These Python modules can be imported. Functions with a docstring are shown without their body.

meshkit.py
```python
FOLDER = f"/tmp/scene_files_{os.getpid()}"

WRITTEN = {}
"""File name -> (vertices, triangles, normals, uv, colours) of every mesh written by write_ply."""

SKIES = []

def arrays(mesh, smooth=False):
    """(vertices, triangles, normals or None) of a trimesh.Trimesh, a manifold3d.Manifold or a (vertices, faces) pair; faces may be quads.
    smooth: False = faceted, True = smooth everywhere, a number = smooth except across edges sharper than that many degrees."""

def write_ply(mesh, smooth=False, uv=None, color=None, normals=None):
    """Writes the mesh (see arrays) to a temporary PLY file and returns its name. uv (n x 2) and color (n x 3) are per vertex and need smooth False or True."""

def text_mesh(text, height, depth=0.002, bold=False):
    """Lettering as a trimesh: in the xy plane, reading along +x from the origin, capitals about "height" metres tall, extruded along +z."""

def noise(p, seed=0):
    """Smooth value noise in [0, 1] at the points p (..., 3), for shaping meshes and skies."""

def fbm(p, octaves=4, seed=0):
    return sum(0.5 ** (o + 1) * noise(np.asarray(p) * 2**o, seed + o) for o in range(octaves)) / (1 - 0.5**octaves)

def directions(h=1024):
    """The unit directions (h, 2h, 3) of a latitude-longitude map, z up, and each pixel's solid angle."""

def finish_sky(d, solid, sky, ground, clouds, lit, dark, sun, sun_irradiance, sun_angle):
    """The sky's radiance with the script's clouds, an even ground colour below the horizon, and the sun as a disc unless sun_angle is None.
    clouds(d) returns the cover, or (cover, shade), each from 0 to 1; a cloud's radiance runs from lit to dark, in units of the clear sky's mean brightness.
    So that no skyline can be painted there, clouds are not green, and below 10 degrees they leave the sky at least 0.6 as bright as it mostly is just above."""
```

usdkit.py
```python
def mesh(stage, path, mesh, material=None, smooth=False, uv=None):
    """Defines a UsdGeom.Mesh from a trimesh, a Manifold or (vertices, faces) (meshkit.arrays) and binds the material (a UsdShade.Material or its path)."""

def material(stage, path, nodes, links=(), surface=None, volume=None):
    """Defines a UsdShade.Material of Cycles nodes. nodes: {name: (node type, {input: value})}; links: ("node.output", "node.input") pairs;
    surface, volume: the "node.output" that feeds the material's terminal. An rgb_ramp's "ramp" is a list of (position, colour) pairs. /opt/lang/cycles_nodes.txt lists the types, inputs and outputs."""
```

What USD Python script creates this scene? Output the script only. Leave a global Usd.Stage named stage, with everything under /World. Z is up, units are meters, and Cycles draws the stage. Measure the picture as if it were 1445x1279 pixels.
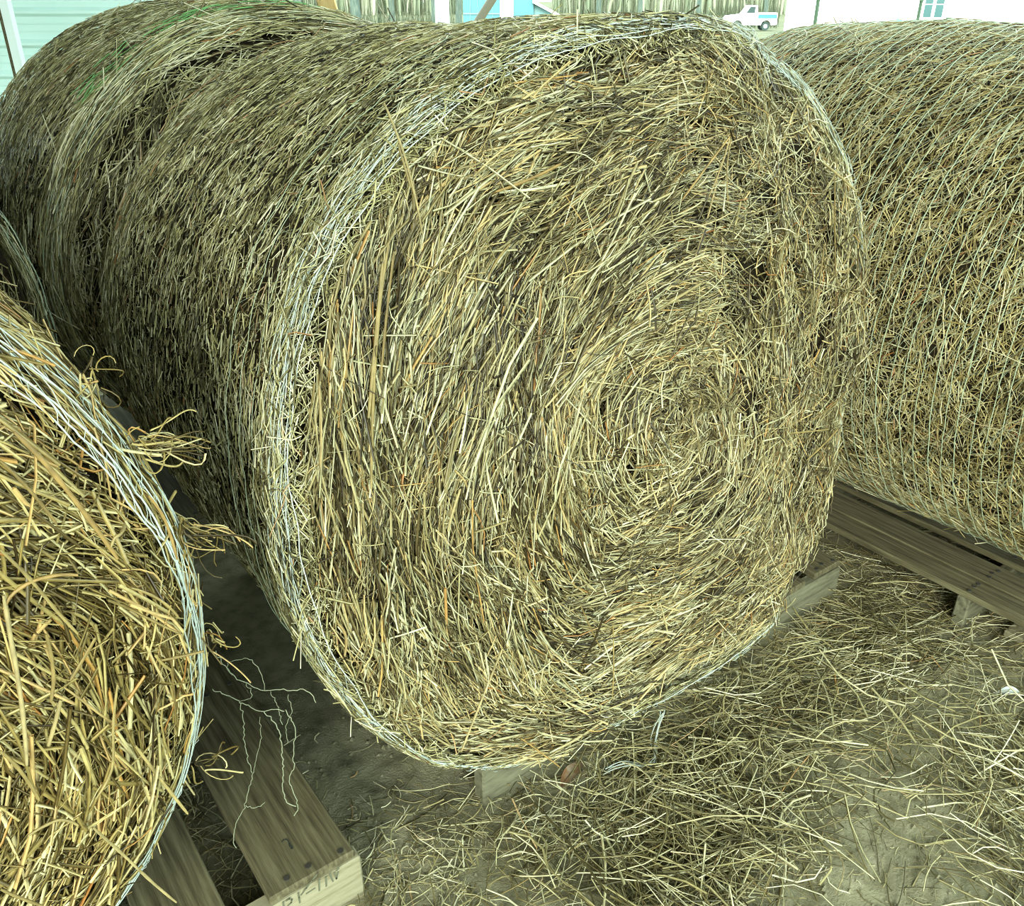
import math
import numpy as np
import trimesh
import usdkit
import meshkit
from pxr import Usd, UsdGeom, UsdLux, UsdShade, Sdf, Gf, Vt

stage = Usd.Stage.CreateInMemory()
UsdGeom.SetStageUpAxis(stage, UsdGeom.Tokens.z)
UsdGeom.SetStageMetersPerUnit(stage, 1.0)
world = UsdGeom.Xform.Define(stage, "/World")
UsdGeom.Scope.Define(stage, "/World/Looks")

# ------------------------------------------------------------------ camera
FPX, YAW = 1230.0, 0.64
PITCH = math.atan2(639.5, FPX)
EYE = np.array([-1.1527, -1.0056, 1.6])
RIGHT = np.array([math.cos(YAW), -math.sin(YAW), 0.0])
AHEAD = np.array([math.sin(YAW), math.cos(YAW), 0.0])
FWD = AHEAD * math.cos(PITCH) - np.array([0, 0, math.sin(PITCH)])
UP = AHEAD * math.sin(PITCH) + np.array([0, 0, math.cos(PITCH)])
cam = UsdGeom.Camera.Define(stage, "/World/camera")
m = Gf.Matrix4d(1)
for r, vec in enumerate((RIGHT, UP, -FWD, EYE)):
    for c in range(3):
        m[r, c] = float(vec[c])
cam.AddTransformOp().Set(m)
cam.CreateHorizontalApertureAttr(36.0)
cam.CreateVerticalApertureAttr(36.0 * 1279 / 1445)
cam.CreateFocalLengthAttr(36.0 * FPX / 1445)
cam.CreateClippingRangeAttr((0.05, 1000.0))
cam.CreateExposureAttr(1.31)

# ------------------------------------------------------------------ light: an even bright overcast sky
sky = UsdLux.DomeLight.Define(stage, "/World/sky_light")
sky.CreateIntensityAttr(0.66)
sky.CreateColorAttr(Gf.Vec3f(0.78, 1.0, 0.98))
# the veiled sun: a wide soft glow low over the open front of the shed, from the left
sun = UsdLux.DistantLight.Define(stage, "/World/hazy_sun")
SUN_FROM = np.array([-0.68, -0.64, 0.41])
sz = SUN_FROM / np.linalg.norm(SUN_FROM)
sx = np.cross([0, 0, 1.0], sz)
sx /= np.linalg.norm(sx)
sy = np.cross(sz, sx)
m = Gf.Matrix4d(1)
for r, vec in enumerate((sx, sy, sz)):
    for c in range(3):
        m[r, c] = float(vec[c])
sun.AddTransformOp().Set(m)
sun.CreateAngleAttr(22.0)
sun.CreateIntensityAttr(2.9)
sun.CreateColorAttr(Gf.Vec3f(0.96, 1.0, 0.84))


# ------------------------------------------------------------------ helpers
def lin(*c):
    c = np.array(c, float) / 255.0
    return tuple(float(x) for x in np.where(c <= 0.04045, c / 12.92, ((c + 0.055) / 1.055) ** 2.4))


taken = {}


def numbered(parent, name):
    k = taken.get((parent, name), -1) + 1
    taken[(parent, name)] = k
    return name if k == 0 else f"{name}_{k:03d}"


def tag(prim, label=None, category=None, group=None, kind=None):
    prim = prim.GetPrim() if hasattr(prim, "GetPrim") else prim
    for k, v in (("label", label), ("category", category), ("group", group), ("kind", kind)):
        if v:
            prim.SetCustomDataByKey(k, v)
    return prim


def thing(name, label, category, loc=(0, 0, 0), rotz=0.0, group=None, kind=None):
    path = "/World/" + numbered("/World", name)
    x = UsdGeom.Xform.Define(stage, path)
    x.AddTranslateOp().Set(Gf.Vec3d(*map(float, loc)))
    x.AddRotateZOp().Set(math.degrees(rotz))
    tag(x, label, category, group, kind)
    return path


def obj(name, mesh, mat, parent="/World", smooth=False, label=None, category=None, group=None, kind=None):
    parent = str(parent)
    path = parent + "/" + numbered(parent, name)
    g = usdkit.mesh(stage, path, mesh, mat, smooth=smooth)
    tag(g, label, category, group, kind)
    return path


def raw(name, v, f, n, mat, parent="/World", **k):
    tone = None
    if mat in STRAWS:  # every straw its own tone
        lab = island_of(len(v), f)
        n_i = lab.max() + 1
        cen = np.stack([np.bincount(lab, v[:, k]) for k in range(3)], -1) / np.bincount(lab)[:, None]
        rg_ = np.random.default_rng(int(abs(float(np.sum(v[:50]))) * 1e4) % 99991)
        patch = meshkit.noise(cen * 9.0, 3) * .6 + meshkit.noise(cen * 31.0, 4) * .4 - .5
        tone = np.clip(rg_.uniform(0, 1, n_i) + (patch * .75 if n_i > 20 else 0), 0, .93)
        tone = np.where(rg_.uniform(0, 1, n_i) < .022, rg_.uniform(.96, 1, n_i), tone)
        tone = tone[lab]
    parent = str(parent)
    path = parent + "/" + numbered(parent, name)
    g = UsdGeom.Mesh.Define(stage, path)
    g.CreatePointsAttr(Vt.Vec3fArray.FromNumpy(np.ascontiguousarray(v, np.float32)))
    g.CreateFaceVertexCountsAttr(Vt.IntArray.FromNumpy(np.full(len(f), f.shape[1], np.int32)))
    g.CreateFaceVertexIndicesAttr(Vt.IntArray.FromNumpy(np.ascontiguousarray(f, np.int32).ravel()))
    g.CreateSubdivisionSchemeAttr("none")
    if n is not None:
        g.CreateNormalsAttr(Vt.Vec3fArray.FromNumpy(np.ascontiguousarray(n, np.float32)))
        g.SetNormalsInterpolation("vertex")
    UsdShade.MaterialBindingAPI.Apply(g.GetPrim()).Bind(UsdShade.Material.Get(stage, mat))
    if tone is not None:
        UsdGeom.PrimvarsAPI(g).CreatePrimvar("tone", Sdf.ValueTypeNames.FloatArray, "vertex").Set(Vt.FloatArray.FromNumpy(np.ascontiguousarray(tone, np.float32)))
    tag(g, **k)
    return path


STRAWS = set()


def island_of(n, f):
    from scipy.sparse import coo_matrix
    from scipy.sparse.csgraph import connected_components
    i, j = f[:, [0, 1]].ravel(), f[:, [1, 2]].ravel()
    return connected_components(coo_matrix((np.ones(len(i), np.int8), (i, j)), (n, n)), False)[1]


def unit(a):
    return a / np.maximum(np.linalg.norm(a, axis=-1, keepdims=True), 1e-9)


def tubes(P, rad, sides=3, flat=None, rng=None, caps=False):
    """N tubes through K points each (N, K, 3), radius (N,) or (N, K); flat (N,) squashes a section to a blade. -> vertices, triangles, normals."""
    P = np.asarray(P, float)
    N, K, _ = P.shape
    rad = np.asarray(rad, float)
    rad = np.repeat(rad[:, None], K, 1) if rad.ndim == 1 else rad
    T = unit(np.gradient(P, axis=1))
    rng = rng or np.random.default_rng(1)
    ref = unit(rng.normal(size=(N, 1, 3)))
    T0 = unit(P[:, -1:] - P[:, :1] + 1e-9)
    ref = unit(ref - T0 * (ref * T0).sum(-1, keepdims=True))
    A = unit(np.cross(T, np.broadcast_to(ref, T.shape)))
    B = np.cross(T, A)
    fl = np.ones(N) if flat is None else np.asarray(flat, float)
    t = np.arange(sides) / sides * 2 * np.pi
    ring = np.cos(t)[None, None, :, None] * A[:, :, None] + fl[:, None, None, None] * np.sin(t)[None, None, :, None] * B[:, :, None]
    V = P[:, :, None] + rad[:, :, None, None] * ring
    Nn = unit(np.cos(t)[None, None, :, None] * A[:, :, None] + np.sin(t)[None, None, :, None] / np.maximum(fl, .3)[:, None, None, None] * B[:, :, None])
    k, s = np.meshgrid(np.arange(K - 1), np.arange(sides), indexing="ij")
    a = k * sides + s
    b = k * sides + (s + 1) % sides
    F = np.concatenate([np.stack([a, b + sides, a + sides], -1).reshape(-1, 3), np.stack([a, b, b + sides], -1).reshape(-1, 3)])
    F = (F[None] + (np.arange(N) * K * sides)[:, None, None]).reshape(-1, 3)
    return V.reshape(-1, 3), F, Nn.reshape(-1, 3)


def smooth_line(pts, n):
    from scipy.interpolate import PchipInterpolator
    pts = np.asarray(pts, float)
    s = np.r_[0, np.cumsum(np.linalg.norm(np.diff(pts, axis=0), axis=1))]
    return PchipInterpolator(s, pts)(np.linspace(0, s[-1], n))


def box(x0, x1, y0, y1, z0, z1, bevel=0.003):
    """A box with chamfered edges."""
    c = np.array([[x, y, z] for x in (x0, x1) for y in (y0, y1) for z in (z0, z1)])
    mid = c.mean(0)
    s = np.sign(c - mid)
    b = min(bevel, 0.4 * min(x1 - x0, y1 - y0, z1 - z0))
    pts = np.concatenate([c - s * b * np.array(k) for k in ((0, 1, 1), (1, 0, 1), (1, 1, 0))])
    return trimesh.convex.convex_hull(pts)


def obox(center, ax, ay, az, bevel=0.004):
    """A box from a centre and three half-axis vectors."""
    b = box(-1, 1, -1, 1, -1, 1, 0)
    ls = [np.linalg.norm(a) for a in (ax, ay, az)]
    b = box(-ls[0], ls[0], -ls[1], ls[1], -ls[2], ls[2], bevel)
    M = np.eye(4)
    for i, a in enumerate((ax, ay, az)):
        M[:3, i] = np.asarray(a, float) / ls[i]
    M[:3, 3] = center
    b.apply_transform(M)
    return b


def pix(u, v):
    """Direction of a sight line of the photograph, for measuring where things stand."""
    return RIGHT * ((u - 722.5) / FPX) + UP * ((639.5 - v) / FPX) + FWD


def on_ground(u, v, z=0.0):
    d = pix(u, v)
    return EYE + d * ((z - EYE[2]) / d[2])


def at(u, dist, z):
    """The point in the direction of picture column u, at a horizontal distance ahead of the camera and a height."""
    depth = dist * math.cos(PITCH) + (EYE[2] - z) * math.sin(PITCH)
    return np.array([*(EYE + AHEAD * dist + RIGHT * (u - 722.5) / FPX * depth)[:2], z])


# ------------------------------------------------------------------ materials
LK = "/World/Looks/"


def straw_material(name, ramp, rough=0.5, glow=0.10, spec=0.5):
    usdkit.material(stage, LK + name, {
        "g": ("geometry", {}),
        "a": ("attribute", {"attribute": "tone"}),
        "r": ("rgb_ramp", {"ramp": ramp}),
        "n": ("noise_texture", {"scale": 55.0, "detail": 2.0}),
        "v": ("map_range", {"from_min": 0.3, "from_max": 0.7, "to_min": 0.72, "to_max": 1.22}),
        "h": ("hsv", {}),
        "p": ("principled_bsdf", {"roughness": rough, "specular_ior_level": spec}),
        "t": ("translucent_bsdf", {}),
        "m": ("mix_closure", {"fac": glow}),
    }, [("a.fac", "r.fac"), ("g.position", "n.vector"), ("n.fac", "v.value"), ("v.result", "h.value"), ("r.color", "h.color"),
        ("h.color", "p.base_color"), ("h.color", "t.color"), ("p.BSDF", "m.closure1"), ("t.BSDF", "m.closure2")], surface="m.closure")
    STRAWS.add(LK + name)
    return LK + name


STRAW = straw_material("straw", [(0, lin(58, 48, 28)), (.20, lin(96, 82, 50)), (.36, lin(148, 132, 86)), (.55, lin(182, 168, 120)), (.72, lin(186, 180, 138)), (.86, lin(220, 212, 174)), (.95, lin(204, 170, 102)), (1, lin(160, 106, 54))], rough=.33)
STRAW_GOLD = straw_material("straw_gold", [(0, lin(60, 47, 22)), (.2, lin(108, 90, 46)), (.42, lin(160, 138, 78)), (.65, lin(188, 168, 108)), (.86, lin(216, 202, 150)), (.96, lin(196, 150, 80)), (1, lin(152, 98, 46))], rough=.33)
HAY_FINE = straw_material("hay_fine", [(0, lin(66, 60, 34)), (.20, lin(122, 112, 70)), (.46, lin(174, 164, 110)), (.74, lin(202, 194, 144)), (.93, lin(234, 226, 190)), (1, lin(168, 112, 58))], rough=.40)
HAY_TAN = straw_material("hay_tan", [(0, lin(92, 78, 44)), (.20, lin(152, 132, 78)), (.46, lin(196, 176, 116)), (.76, lin(216, 202, 150)), (.94, lin(236, 226, 186)), (1, lin(196, 116, 52))], rough=.40)
LITTER = straw_material("litter", [(0, lin(84, 76, 46)), (.25, lin(120, 108, 68)), (.5, lin(158, 146, 98)), (.78, lin(196, 186, 140)), (.94, lin(222, 214, 176)), (1, lin(180, 136, 78))], rough=.42)
STALK = straw_material("stalk", [(0, lin(120, 98, 52)), (.35, lin(152, 132, 80)), (.6, lin(164, 146, 98)), (.8, lin(150, 120, 66)), (1, lin(176, 162, 118))])


def plain(name, color, rough=0.6, spec=0.5, **k):
    usdkit.material(stage, LK + name, {"p": ("principled_bsdf", {"base_color": color, "roughness": rough, "specular_ior_level": spec, **k})}, [], surface="p.BSDF")
    return LK + name


def mottled(name, c1, c2, scale, rough=0.85, bump=0.0, bump_scale=None, stretch=(1, 1, 1), detail=5.0, c3=None, dist=0.01):
    ramp = [(.3, c1), (.7, c2)] if c3 is None else [(.28, c1), (.5, c2), (.72, c3)]
    nodes = {"g": ("texture_coordinate", {}), "mp": ("mapping", {"scale": stretch}), "n": ("noise_texture", {"scale": scale, "detail": detail, "roughness": 0.6}),
             "r": ("rgb_ramp", {"ramp": ramp}), "p": ("principled_bsdf", {"roughness": rough, "specular_ior_level": 0.25})}
    links = [("g.object", "mp.vector"), ("mp.vector", "n.vector"), ("n.fac", "r.fac"), ("r.color", "p.base_color")]
    if bump:
        nodes["n2"] = ("noise_texture", {"scale": bump_scale or scale * 3, "detail": 4.0, "roughness": 0.65})
        nodes["b"] = ("bump", {"strength": bump, "distance": dist})
        links += [("mp.vector", "n2.vector"), ("n2.fac", "b.height"), ("b.normal", "p.normal")]
    usdkit.material(stage, LK + name, nodes, links, surface="p.BSDF")
    return LK + name


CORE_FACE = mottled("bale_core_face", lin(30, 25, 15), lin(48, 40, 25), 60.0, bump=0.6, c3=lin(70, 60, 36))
SAND = mottled("sand", lin(104, 98, 74), lin(134, 128, 100), 22.0, rough=0.95, bump=0.9, bump_scale=170.0, detail=12.0, c3=lin(150, 143, 116), dist=0.006)
WOOD_Y = mottled("pallet_wood_along", lin(50, 42, 26), lin(90, 82, 58), 16.0, rough=0.8, bump=0.6, bump_scale=24, stretch=(7, .35, 3), c3=lin(116, 108, 80), dist=0.003, detail=9.0)
WOOD_X = mottled("pallet_wood_across", lin(112, 104, 76), lin(140, 132, 104), 16.0, rough=0.8, bump=0.25, bump_scale=30, stretch=(.5, 4, 4), c3=lin(150, 142, 114), dist=0.003)
WOOD_DARK = mottled("pallet_wood_grey", lin(64, 60, 44), lin(102, 98, 76), 14.0, rough=0.85, bump=0.6, bump_scale=30, stretch=(.6, 4, 4), c3=lin(118, 114, 90), dist=0.003)
NAIL = plain("nail_iron", lin(52, 48, 40), 0.6)
INK = plain("marker_ink", lin(92, 92, 70), 0.8)
INK_DARK = plain("marker_ink_dark", lin(52, 54, 42), 0.8)
TWINE = plain("white_twine", lin(188, 196, 184), 0.5)
TWINE_GREEN = plain("faded_net", lin(168, 178, 150), 0.5)
TWINE_GREY = plain("grey_twine", lin(132, 134, 108), 0.6)
WHITE_PAINT = plain("white_paint", lin(228, 238, 234), 0.5)
SIDING = plain("white_siding", lin(210, 238, 231), 0.4)
ROOFING = plain("roof_sheet", lin(150, 150, 140), 0.6)


# ------------------------------------------------------------------ the setting
def noise_at(x, y, s, seed, octaves=4):
    return meshkit.fbm(np.stack([x * s, y * s, np.zeros_like(x) + seed * 7.3], -1), octaves, seed) - 0.5


def ground_height(x, y):
    return 0.035 * noise_at(x, y, 3.0, 1, 3) + 0.026 * noise_at(x, y, 9.0, 2, 5) + 0.013 * noise_at(x, y, 34.0, 5, 3) - 0.004


def grid(xs, ys, zf):
    X, Y = np.meshgrid(xs, ys, indexing="ij")
    V = np.stack([X, Y, zf(X, Y)], -1).reshape(-1, 3)
    i, j = np.meshgrid(np.arange(len(xs) - 1), np.arange(len(ys) - 1), indexing="ij")
    a = i * len(ys) + j
    F = np.concatenate([np.stack([a, a + len(ys), a + len(ys) + 1], -1).reshape(-1, 3), np.stack([a, a + len(ys) + 1, a + 1], -1).reshape(-1, 3)])
    return V, F


xs = np.unique(np.r_[np.linspace(-7, -1.2, 22), np.linspace(-1.2, 1.8, 280), np.linspace(1.8, 8.5, 26)])
ys = np.unique(np.r_[np.linspace(-6, -1.0, 20), np.linspace(-1.0, 0.8, 170), np.linspace(0.8, 8.5, 26)])
obj("floor", grid(xs, ys, ground_height), SAND, smooth=True, kind="structure", label="sandy dirt floor of the open shed")

FIELD = mottled("dry_grass_field", lin(82, 84, 60), lin(98, 98, 72), 0.6, rough=1.0, c3=lin(116, 112, 84))


def field_height(x, y):
    d = np.hypot(x - 1, y - 2)
    return -0.06 - 0.95 * np.clip((d - 12) / 75, 0, 1) + 2.2 * np.clip((d - 110) / 160, 0, 1)


a = np.linspace(-220, 220, 71)
obj("field", grid(a, a, field_height), FIELD, smooth=True, kind="structure", label="pale dry grass field outside the shed")

# corrugated back wall on the left, facing the camera
wl = at(-420, 7.2, 0)
wr = at(268, 7.2, 0)
along = unit((wr - wl)[:2])
wall_dir = np.array([*along, 0])
wall_n = -AHEAD
length = float(np.linalg.norm((wr - wl)[:2]))
prof = []
pitch_rib = 0.213
z = 0.0
while z < 3.5:
    prof += [(z, 0.0), (z + 0.020, 0.026), (z + 0.040, 0.026), (z + 0.062, 0.0), (z + 0.108, 0.0), (z + 0.114, 0.003), (z + 0.120, 0.0), (z + 0.160, 0.0), (z + 0.166, 0.003), (z + 0.172, 0.0)]
    z += pitch_rib
prof = np.array(prof)
front = [wl + wall_n * o + np.array([0, 0, zz]) for zz, o in prof]
back = [wl + wall_n * (o - 0.004) + np.array([0, 0, zz]) for zz, o in prof]
V = np.array(front + [p + wall_dir * length for p in front] + back + [p + wall_dir * length for p in back])
n = len(prof)
F = []
for i in range(n - 1):
    F += [(i, i + n, i + n + 1), (i, i + n + 1, i + 1), (2 * n + i, 2 * n + i + 1, 3 * n + i + 1), (2 * n + i, 3 * n + i + 1, 3 * n + i)]
obj("wall_back", (V, np.array(F)), SIDING, kind="structure", label="white ribbed metal wall behind the bales at the upper left")

# roof over the bales (above the frame)
ROOF_Z = 3.5
roof = thing("ceiling", None, None, kind="structure")
obj("roof_sheet", box(-7.5, 2.1, -2.6, 8.0, ROOF_Z, ROOF_Z + 0.05), ROOFING, roof)
for k in range(5):
    obj("rafter", box(-7.4 + k * 2.3, -7.3 + k * 2.3, -2.55, 7.95, ROOF_Z - 0.18, ROOF_Z - 0.001), WOOD_Y, roof)


# ------------------------------------------------------------------ bales
class Bale:
    """A round bale lying along y: local x across, y = 0 at the front face, z = 0 where it rests. rim gives the front outline."""

    def __init__(s, L, rx, rz, rim=None, tilt=0.0, seed=0, round_=0.07, face=None, cz=None, drop=None, back=None):
        s.L, s.rx, s.rz, s.tilt, s.seed, s.round = L, rx, rz, tilt, seed, round_
        s.cz = cz or rz
        s.drop = drop or 0.55 * round_
        s.back = back or (round_, s.drop)
        s.rim = None if rim is None else np.r_[rim, rim[:1]]
        s.face = face or (lambda x, z, rho: 0 * x)

    def ell(s, th):
        flat = 1 - 0.05 * np.exp(-((np.mod(th - 1.5 * np.pi + np.pi, 2 * np.pi) - np.pi) / 0.35) ** 2)
        return flat / np.sqrt((np.cos(th) / s.rx) ** 2 + (np.sin(th) / s.rz) ** 2)

    def R(s, th, y):
        th = np.mod(th, 2 * np.pi)
        e = s.ell(th)
        if s.rim is not None:
            g = np.linspace(0, 2 * np.pi, len(s.rim))
            w = np.clip(1 - y / (0.6 * s.L), 0, 1)
            w = w * w * (3 - 2 * w)
            e = e * (1 - w) + np.interp(th, g, s.rim) * w
        e = e + 0.022 * (meshkit.noise(np.stack([np.cos(th) * 2.2, np.sin(th) * 2.2, y * 3.0], -1), s.seed) - 0.5)
        for yy, (run, drop) in ((y, (s.round, s.drop)), (s.L - y, s.back)):
            q = np.clip(1 - yy / run, 0, 1)
            e = e - drop * (1 - np.sqrt(np.maximum(1 - q * q, 0)))
        return e

    def out(s, x, y, z):
        yy = y + s.tilt * z * (1 - np.clip(y / s.L, 0, 1))
        return np.stack([x, yy, np.maximum(z, 0.004 + 0 * z)], -1)

    def barrel(s, th, y, off=0.0):
        r = s.R(th, y) + off
        r1 = s.R(th, 0 * y)
        y = y + s.face(r1 * np.cos(th), r1 * np.sin(th), 1.0 + 0 * th) * np.clip(1 - y / s.L, 0, 1)
        return s.out(r * np.cos(th), y, s.cz + r * np.sin(th))

    def front(s, rho, th, off=0.0):
        """Point of the front face; off > 0 stands out towards the viewer."""
        r = rho * s.R(th, 0.0 * th)
        x, z = r * np.cos(th), r * np.sin(th)
        y = s.groove(rho, th) + s.face(x, z, rho) - off
        return s.out(x, y, s.cz + z)

    def groove(s, rho, th):
        """Layers of the wound swath, some standing further back than others."""
        p = np.stack([rho * 13.0 + th * 0.45, np.cos(th) * 2.6, np.sin(th) * 2.6], -1)
        q = np.stack([rho * 5.0, np.cos(th) * 3.0 + 9, np.sin(th) * 3.0], -1)
        return 0.085 * (meshkit.noise(p, s.seed + 5) - 0.45) + 0.06 * (meshkit.noise(q, s.seed + 6) - 0.5)

    def core(s, inset=0.028):
        T = np.linspace(0, 2 * np.pi, 121)[:-1]
        rows = []
        for rho in np.linspace(0.02, 0.985, 30):
            rows.append(s.front(np.full_like(T, rho), T, -inset - 0.03))
        nf = len(rows)
        for y in np.r_[0.05, 0.09, np.linspace(0.15, s.L - 0.12, 12), s.L - 0.06, s.L - 0.02, s.L]:
            rows.append(s.barrel(T, np.full_like(T, y), -inset + 0.012 * (meshkit.noise(np.stack([np.cos(T) * 9, np.sin(T) * 9, 0 * T + y * 12], -1), 3) - .5)))
        for k in (0.7, 0.4, 0.05):
            e = s.barrel(T, np.full_like(T, s.L), -inset)
            c = e.mean(0)
            rows.append(c + (e - c) * k)
        V = np.concatenate(rows)
        n, m_ = len(T), len(rows)
        i, j = np.meshgrid(np.arange(m_ - 1), np.arange(n), indexing="ij")
        a, b = i * n + j, i * n + (j + 1) % n
        F = np.concatenate([np.stack([a, a + n, b + n], -1).reshape(-1, 3), np.stack([a, b + n, b], -1).reshape(-1, 3)])
        c0 = len(V)
        V = np.vstack([V, rows[0].mean(0), rows[-1].mean(0)])
        jj = np.arange(n)
        F = np.concatenate([F, np.stack([np.full(n, c0), jj, (jj + 1) % n], -1), np.stack([np.full(n, c0 + 1), (m_ - 1) * n + (jj + 1) % n, (m_ - 1) * n + jj], -1)])
        cut = (nf - 1) * n * 2
        return V, F, cut


def face_straws(b, N, rng, length=(0.05, 0.16), rad=(0.0010, 0.0024), mess=0.22, K=4, lift=0.03, th_range=None, messy=None, curl=0.005):
    M = int(N * 1.9)
    rho = np.sqrt(rng.uniform(0.0004, 1.0, M)) * 1.0
    th = rng.uniform(0, 2 * np.pi, M) if th_range is None else rng.uniform(*th_range, M)
    # straws lie in wisps with gaps between them
    den = meshkit.noise(np.stack([rho * 42, rho * np.cos(th) * 9, rho * np.sin(th) * 9], -1), b.seed + 20)
    keep = np.nonzero(rng.uniform(size=M) < np.clip(1.6 * den - 0.25, 0.04, 1))[0][:N]
    rho, th = rho[keep], th[keep]
    N = len(keep)
    l = rng.uniform(0, 1, N) ** 1.6 * (length[1] - length[0]) + length[0]
    flow = meshkit.noise(np.stack([rho * np.cos(th) * 4.5, rho * np.sin(th) * 4.5, 0 * th + b.seed], -1), 7) - .5
    ang = rng.normal(0, 0.22, N) + flow * 1.1
    wild = rng.uniform(size=N) < (mess if messy is None else messy(rho, th)) + .45 * np.clip(1 - rho / .38, 0, 1)
    ang = np.where(wild, rng.uniform(-1.5, 1.5, N), ang)
    l = np.where(wild, l * 0.7, np.minimum(l, 0.25 + rho * 0.6))
    off = lift * rng.uniform(0, 1, N) ** 1.5 - 0.016 + np.where(wild, 0.008, 0)
    slope = rng.normal(0, 0.05, N) + np.where(wild, rng.normal(0, 0.12, N), 0)
    bend = rng.normal(0, curl, N)
    t = np.linspace(-0.5, 0.5, K)[None]
    R = b.R(th, 0 * th)
    arc = t * (l * np.cos(ang))[:, None]
    rad_ = t * (l * np.sin(ang))[:, None] + (4 * t * t - .5) * bend[:, None] + rng.normal(0, 0.0007, (N, K))
    r0 = np.maximum(rho * R, 0.012)
    # straight near the middle, following the windings further out
    rr = r0[:, None] + rad_
    px, pz = rr, arc
    th_k = th[:, None] + np.arctan2(pz, np.maximum(px, 0.01)) * 1.0
    rk = np.clip(np.hypot(rr, arc * 0.55) / R[:, None], 0, 1.012)
    gm = b.groove(rho, th)[:, None]
    P = b.front(rk, th_k, 0)
    # a straw spans small hollows instead of following each of them
    gk = b.groove(rk, th_k)
    P[..., 1] += (gm - gk) * 0.75 - off[:, None] - slope[:, None] * t * l[:, None] * 2
    r = rng.uniform(0, 1, N) ** 1.8 * (rad[1] - rad[0]) + rad[0]
    flat = np.where(rng.uniform(size=N) < .5, 1.0, rng.uniform(.25, .6, N))
    return tubes(P, r, 3, flat, rng)


def barrel_straws(b, N, rng, length=(0.03, 0.09), rad=(0.0008, 0.0018), spread=0.4, mess=0.2, K=2, lift=0.012, th=(0, 2 * np.pi), y=None, curl=0.01, stick=0.012):
    th0 = rng.uniform(*th, N)
    y = y or (0.0, b.L)
    y0 = rng.uniform(*y, N)
    l = rng.uniform(0, 1, N) ** 1.5 * (length[1] - length[0]) + length[0]
    ang = rng.normal(0, spread, N)
    wild = rng.uniform(size=N) < mess
    ang = np.where(wild, rng.uniform(-1.6, 1.6, N), ang)
    off = rng.uniform(-0.012, lift, N)
    slope = np.abs(rng.normal(0, 0.06, N))
    out = rng.uniform(size=N) < stick
    slope = np.where(out, rng.uniform(0.3, 1.0, N), slope)
    bend = rng.normal(0, curl, N)
    t = np.linspace(-0.5, 0.5, K)[None]
    sgn = np.where(rng.uniform(size=N) < .5, -1, 1)[:, None]
    yy = y0[:, None] + t * (l * np.sin(ang))[:, None] + (4 * t * t - .5) * bend[:, None]
    R = b.R(th0, y0)[:, None]
    tk = th0[:, None] + t * (l * np.cos(ang))[:, None] / R + rng.normal(0, 0.001, (N, K))
    o = off[:, None] + np.maximum(t * sgn, -.1) * (slope * l)[:, None]
    P = b.barrel(tk, np.clip(yy, 0.0, b.L), o)
    r = rng.uniform(0, 1, N) ** 1.8 * (rad[1] - rad[0]) + rad[0]
    flat = np.where(rng.uniform(size=N) < .4, 1.0, rng.uniform(.25, .6, N))
    return tubes(P, r, 3, flat, rng)


def join(*parts):
    V, F, N, o = [], [], [], 0
    for v, f, n in parts:
        V.append(v), F.append(f + o), N.append(n)
        o += len(v)
    return np.concatenate(V), np.concatenate(F), np.concatenate(N)


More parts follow.
